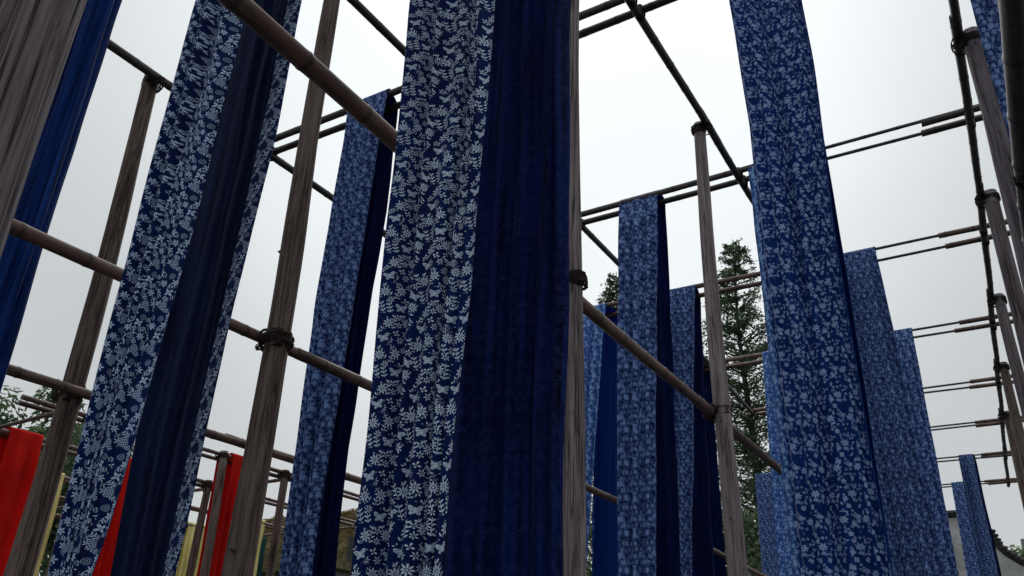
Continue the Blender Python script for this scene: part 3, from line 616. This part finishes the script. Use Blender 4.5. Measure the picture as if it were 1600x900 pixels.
for i, y in RP:
    tip = RL.get((i, y), 'rack post at the %s of the %s' % ({4.62: 'near end', 7.9: 'middle', 11.2: 'far end'}.get(y, 'inside'), RN[i]))
    xo, yo = (-.02, 5.05) if (i, y) == (0, 4.62) else (0, y)
    post(tip, RX[i]+.07+xo, yo, ZK+.04, .062, .05, 700+i*13+int(y*3), 'wood_brown', ns=12, rings=16, lash=[(ZK-.02, .032, -1)], group='low rack posts')
def rcloth(label, x, y0, y1, mat, seed, dy=0., zb=.9):
    return cloth(label, -x-.0, -x+.22, ZK+.03, [(0, y0+dy, y1+dy), (ZK, y0, y1)], [(0, y0, y1), (ZK, y0, y1)], zb, zb+.1, mat, mat, seed, nu=26, nv=40, amp=.03, rz=math.pi/2, group='coloured cloths on the low racks', folds=[(.3, .07, .04), (.7, .07, .04)])
rcloth('leftmost red cloth at the lower left frame edge', -9.9, 5.03, 5.42, 'red', 31)
rcloth('middle red cloth seen between the two halves of the grape print cloth', -9.9, 6.5, 6.95, 'red', 32)
rcloth('rightmost red cloth, hanging left of the tall brown post', -8.4, 7.0, 7.3, 'red', 33)
rcloth('pale yellow cloth strip right of the grape print cloth', -13.1, 10.2, 10.6, 'yellow', 34)
rcloth('pale yellow cloth strip at the right side of the tall brown post', -11.6, 10.25, 10.64, 'yellow', 35)
rcloth('pale yellow cloth strip between the far-left post and its thin neighbour', -11.6, 6.55, 6.80, 'yellow', 36)
rcloth('pale yellow cloth strip along the middle red cloth', -11.6, 7.38, 7.74, 'yellow', 37)
rcloth('dark green cloth beside the left yellow strip', -14.6, 11.5, 11.95, 'green', 38)
rcloth('dark green cloth beside the yellow strip near the tall brown post', -13.1, 11.8, 12.12, 'green', 39)

# thatched hut -------------------------------------------------------------------
hb = Vector((-14.6, 14.6, 0)); hut = empty('thatched_hut', hb, 'low hut with mossy straw thatch behind the coloured cloths', 'hut')
V, F, U = box_geo(-2.6, 2.6, -1.5, 1.5, 0, 3.6); mesh('wall', V, F, M['plaster'], hut, smooth=False)
V = [Vector(p) for p in ((-3, -2, 3.5), (3, -2, 3.5), (3, 2, 3.5), (-3, 2, 3.5), (-2.6, 0, 5.05), (2.6, 0, 5.05))]
mesh('roof_bed', V, [[0, 1, 5, 4], [2, 3, 4, 5], [1, 2, 5], [3, 0, 4], [0, 3, 2, 1]], M['straw2'], hut, smooth=False)
rng = random.Random(77); V, F = [], []
for k in range(9000):
    x = rng.uniform(-3, 3); s = rng.choice((-1, 1)); tt = rng.random(); y = s*2*tt; z = 5.05-1.55*tt+.06*rng.random()+.1*noise.noise(Vector((x*2, y*2, 0)))
    L = rng.uniform(.15, .4); d = Vector((rng.uniform(-.35, .35), s*.75, -.55+rng.uniform(-.2, .35))).normalized(); sd = d.orthogonal().normalized()*rng.uniform(.006, .014); p = Vector((x, y, z))
    b = len(V); V += [p-sd, p+sd, p+d*L]; F.append([b, b+1, b+2])
o = mesh('thatch', V, F, M['straw'], hut, smooth=False); o['kind'] = 'stuff'

# sign on a plank, between the striped cloth and the centre cloth ----------------------
sb = Vector((-8.62, 9.72, 0)); sg = empty('sign_board', sb, 'small dark rounded board on a pale plank, seen left of the centre cloth', 'sign')
bm = bmesh.new(); pts = []
for k in range(32):
    a = 2*math.pi*k/32; f = 1/((abs(math.cos(a))**4+abs(math.sin(a))**4)**.25); pts.append((.115*f*math.cos(a), .185*f*math.sin(a)))
fr = [bm.verts.new((x, -.03, z+3.29)) for x, z in pts]; bk = [bm.verts.new((x, .03, z+3.29)) for x, z in pts]
bm.faces.new(fr); bm.faces.new(bk[::-1])
for k in range(32): bm.faces.new((fr[k], bk[k], bk[(k+1) % 32], fr[(k+1) % 32]))
me = bpy.data.meshes.new('panel'); bm.normal_update(); bm.to_mesh(me); bm.free(); me.materials.append(M['panel']); po = bpy.data.objects.new('panel', me); C.objects.link(po); po.parent = sg
V, F, U = box_geo(-.03, .05, .035, .075, 0, 3.2); mesh('stake', V, F, M['plank'], sg, smooth=False)
V, F, U = box_geo(.13, .23, -.02, .03, 0, 3.12); mesh('plank', V, F, M['plank'], sg, smooth=False)

# wall with a sweeping tiled coping at the right -------------------------------------
prof = [(-9, 6.62), (-1.62, 6.62), (-1.45, 6.55), (-1.25, 6.36), (-1.06, 6.10), (-.92, 5.72), (-.72, 5.44), (-.40, 5.18), (0, 5.02), (.6, 4.9), (1.5, 4.85), (8, 4.85)]
wl = empty('courtyard_wall', (0, 29, 0), 'grey stained plaster wall with black curved coping, lower right', 'wall')
V, F = [], []
for x, z in prof: V += [Vector((x, -.15, 0)), Vector((x, -.15, z)), Vector((x, .15, z)), Vector((x, .15, 0))]
for k in range(len(prof)-1):
    a = k*4; F += [[a, a+4, a+5, a+1], [a+1, a+5, a+6, a+2], [a+2, a+6, a+7, a+3]]
F += [[0, 1, 2, 3], [len(V)-1, len(V)-2, len(V)-3, len(V)-4]]
mesh('plaster', V, F, M['plaster'], wl, smooth=False)
pth = [Vector((x, 0, z)) for x, z in prof]
dense = []
for a, b in zip(pth, pth[1:]):
    n = max(1, int((b-a).length/.12)); dense += [a.lerp(b, k/n) for k in range(n)]
dense.append(pth[-1])
V, F, U = tube_geo([p+Vector((0, 0, .05)) for p in dense], .12, 8); mesh('coping', [Vector((q.x, q.y*2.2, q.z)) for q in V], F, M['tile'], wl)
V, F, U = tube_geo([p+Vector((0, 0, .16)) for p in dense], .05, 8); mesh('ridge', V, F, M['tile'], wl)
tile = None
for i in range(0, len(dense)-1):
    p = dense[i]
    if p.x < -3 or p.x > 1.5: continue
    t = (dense[i+1]-p).normalized(); up_ = Vector((0, -1, 0)).cross(t)
    if up_.z < 0: up_ = -up_
    if tile is None:
        g = tube_geo([Vector((0, -.30, -.02)), Vector((0, 0, .06)), Vector((0, .30, -.02))], .042, 6); o = mesh('coping_tile', g[0], g[1], M['tile'], wl); tile = o
    else:
        o = tile.copy(); C.objects.link(o); o.parent = wl
    o.location = p+up_*.10; o.rotation_euler = (0, -math.atan2(t.z, t.x), 0)

# house behind the wall at the right edge ---------------------------------------------
hs = empty('tiled_house', (6.2, 39, 0), 'low white house with black tiled roof behind the wall, right edge', 'house')
V, F, U = box_geo(-6, 6, -3, 3, 0, 6.0); mesh('wall', V, F, M['plaster'], hs, smooth=False)
V = [Vector(p) for p in ((-6.6, -3.6, 5.9), (6.6, -3.6, 5.9), (6.6, 3.6, 5.9), (-6.6, 3.6, 5.9), (-6.6, 0, 7.4), (6.6, 0, 7.4))]
rf_ = mesh('roof', V, [[0, 1, 5, 4], [2, 3, 4, 5], [1, 2, 5], [3, 0, 4], [0, 3, 2, 1]], M['tile'], hs, smooth=False)
for k in range(30):
    x = -6.4+k*.44; g = tube_geo([Vector((x, -3.65, 5.93)), Vector((x, 0, 7.45))], .07, 6); mesh('tile_row', g[0], g[1], M['tile'], rf_)
for k in range(4):
    V, F, U = box_geo(-4.6+k*2.8, -3.4+k*2.8, -3.06, -3.0+.02, 3.2, 4.8); wo = mesh('window', V, F, M['wood_brown'], hs, smooth=False)
    V, F, U = box_geo(-4.5+k*2.8, -3.5+k*2.8, -3.075, -3.065, 3.3, 4.7); mesh('pane', V, F, M['glass'], wo, smooth=False)

# trees ------------------------------------------------------------------------------
def leafquad(V, F, p, n, s, rng):
    a = n.orthogonal().normalized(); a = (a*math.cos(q := rng.random()*6.28)+n.cross(a)*math.sin(q)); b = n.cross(a)
    i = len(V); V += [p-a*s, p+b*s*.45, p+a*s, p-b*s*.45]; F.append([i, i+1, i+2, i+3])
def conifer(label, x, y, H, Rm_, seed, z0=2.5, n=70, mat='needle', name='conifer_tree'):
    rng = random.Random(seed); t = empty(name, (x, y, 0), label, 'tree', 'trees beyond the yard')
    path = [Vector((.12*math.sin(k*.7+seed), .12*math.cos(k*.6), H*k/14)) for k in range(15)]
    gs = [tube_geo(path, [.26*(1-k/14.6)+.01 for k in range(15)], 9)]
    V, F = [], []
    for k in range(n):
        f = (k+rng.random())/n; z = z0+(H-z0-.15)*f**.95; L = Rm_*(1-f)**.62*rng.uniform(.62, 1.12)+.12
        L *= 1+.25*noise.noise(Vector((seed, z*.5, 0)))
        for q in range(rng.choice((3, 4, 4, 5))):
            a = rng.random()*6.283; d = Vector((math.cos(a), math.sin(a), .28+.35*f)); p0 = Vector((0, 0, z))
            tip = p0+Vector((d.x*L, d.y*L, d.z*L*.55)); mid = p0.lerp(tip, .5)+Vector((0, 0, .05*L))
            if L > .5: gs.append(tube_geo([p0, mid, tip], [.035, .02, .006], 4, False))
            for m in range(int(20+L*60)):
                r = rng.random()**.62; c = p0.lerp(mid, r*2) if r < .5 else mid.lerp(tip, r*2-1)
                c = c+Vector((rng.gauss(0, .13), rng.gauss(0, .13), rng.gauss(-.05, .09)))*(.35+L*.45)
                leafquad(V, F, c, Vector((rng.gauss(0, .5), rng.gauss(0, .5), 1)).normalized(), rng.uniform(.04, .11), rng)
    g = join(gs); mesh('trunk', g[0], g[1], M['bark'], t); mesh('crown', V, F, M[mat], t, smooth=False)
def broad(label, x, y, H, Rm_, seed, mat='leafd', zc=None, n=9000, name='broadleaf_tree', leaf=(.07, .15), lobes=26):
    rng = random.Random(seed); t = empty(name, (x, y, 0), label, 'tree', 'trees beyond the yard'); zc = zc or H*.62
    gs = [tube_geo([Vector((0, 0, 0)), Vector((.1, .05, H*.25)), Vector((-.05, .1, H*.5)), Vector((.05, 0, H*.8))], [.22, .18, .12, .03], 9)]
    V, F = [], []; cl = []
    for k in range(lobes):
        d = Vector((rng.gauss(0, 1), rng.gauss(0, 1), rng.gauss(0, 1))).normalized()*rng.uniform(.45, 1.); c = Vector((d.x*Rm_, d.y*Rm_, zc+d.z*(H-zc)*.92)); cl.append((c, rng.uniform(.22, .42)*Rm_))
        gs.append(tube_geo([Vector((0, 0, zc*.6)), Vector((c.x*.45, c.y*.45, zc*.75+c.z*.2)), c], [.07, .045, .012], 5, False))
    for k in range(n):
        c, r = rng.choice(cl); d = Vector((rng.gauss(0, 1), rng.gauss(0, 1), rng.gauss(0, .8))).normalized()*r*rng.random()**.4
        leafquad(V, F, c+d, (d.normalized()+Vector((rng.gauss(0, .6), rng.gauss(0, .6), .5))).normalized(), rng.uniform(*leaf), rng)
    g = join(gs); mesh('trunk', g[0], g[1], M['bark'], t); mesh('crown', V, F, M[mat], t, smooth=False)
conifer('tall pointed conifer rising right of the pale grey post', -8.9, 33, 20.0, 3.6, 41, n=85)
conifer('second conifer showing its tip left of the crowded blossom cloth', -15.4, 34.6, 20.6, 3.6, 42, n=75)
conifer('lower conifer shoulder left of the pale grey post', -11.2, 31.5, 13.2, 2.3, 43, n=55)
broad('dark green tree filling the gap below the conifers, behind the pale grey post', -9.4, 29.5, 8.4, 2.6, 44, n=9000)
broad('dark tree low behind the light-blue vine print cloth', -13.6, 30, 8.8, 2.7, 45, n=8000)
broad('leafy tree above the leftmost red cloth', -23.6, 11.9, 9.3, 2.5, 46, 'leafd', n=10000, zc=6.6)
broad('dark leafy tree behind the low racks, right of the leftmost red cloth', -24.0, 15.2, 8.6, 2.2, 47, n=8000, zc=5.9)
broad('fresh green tree peeping over the curved wall at the right edge', .55, 31.5, 6.55, 1.5, 48, 'leafl', n=6000, zc=5.2, leaf=(.06, .13))
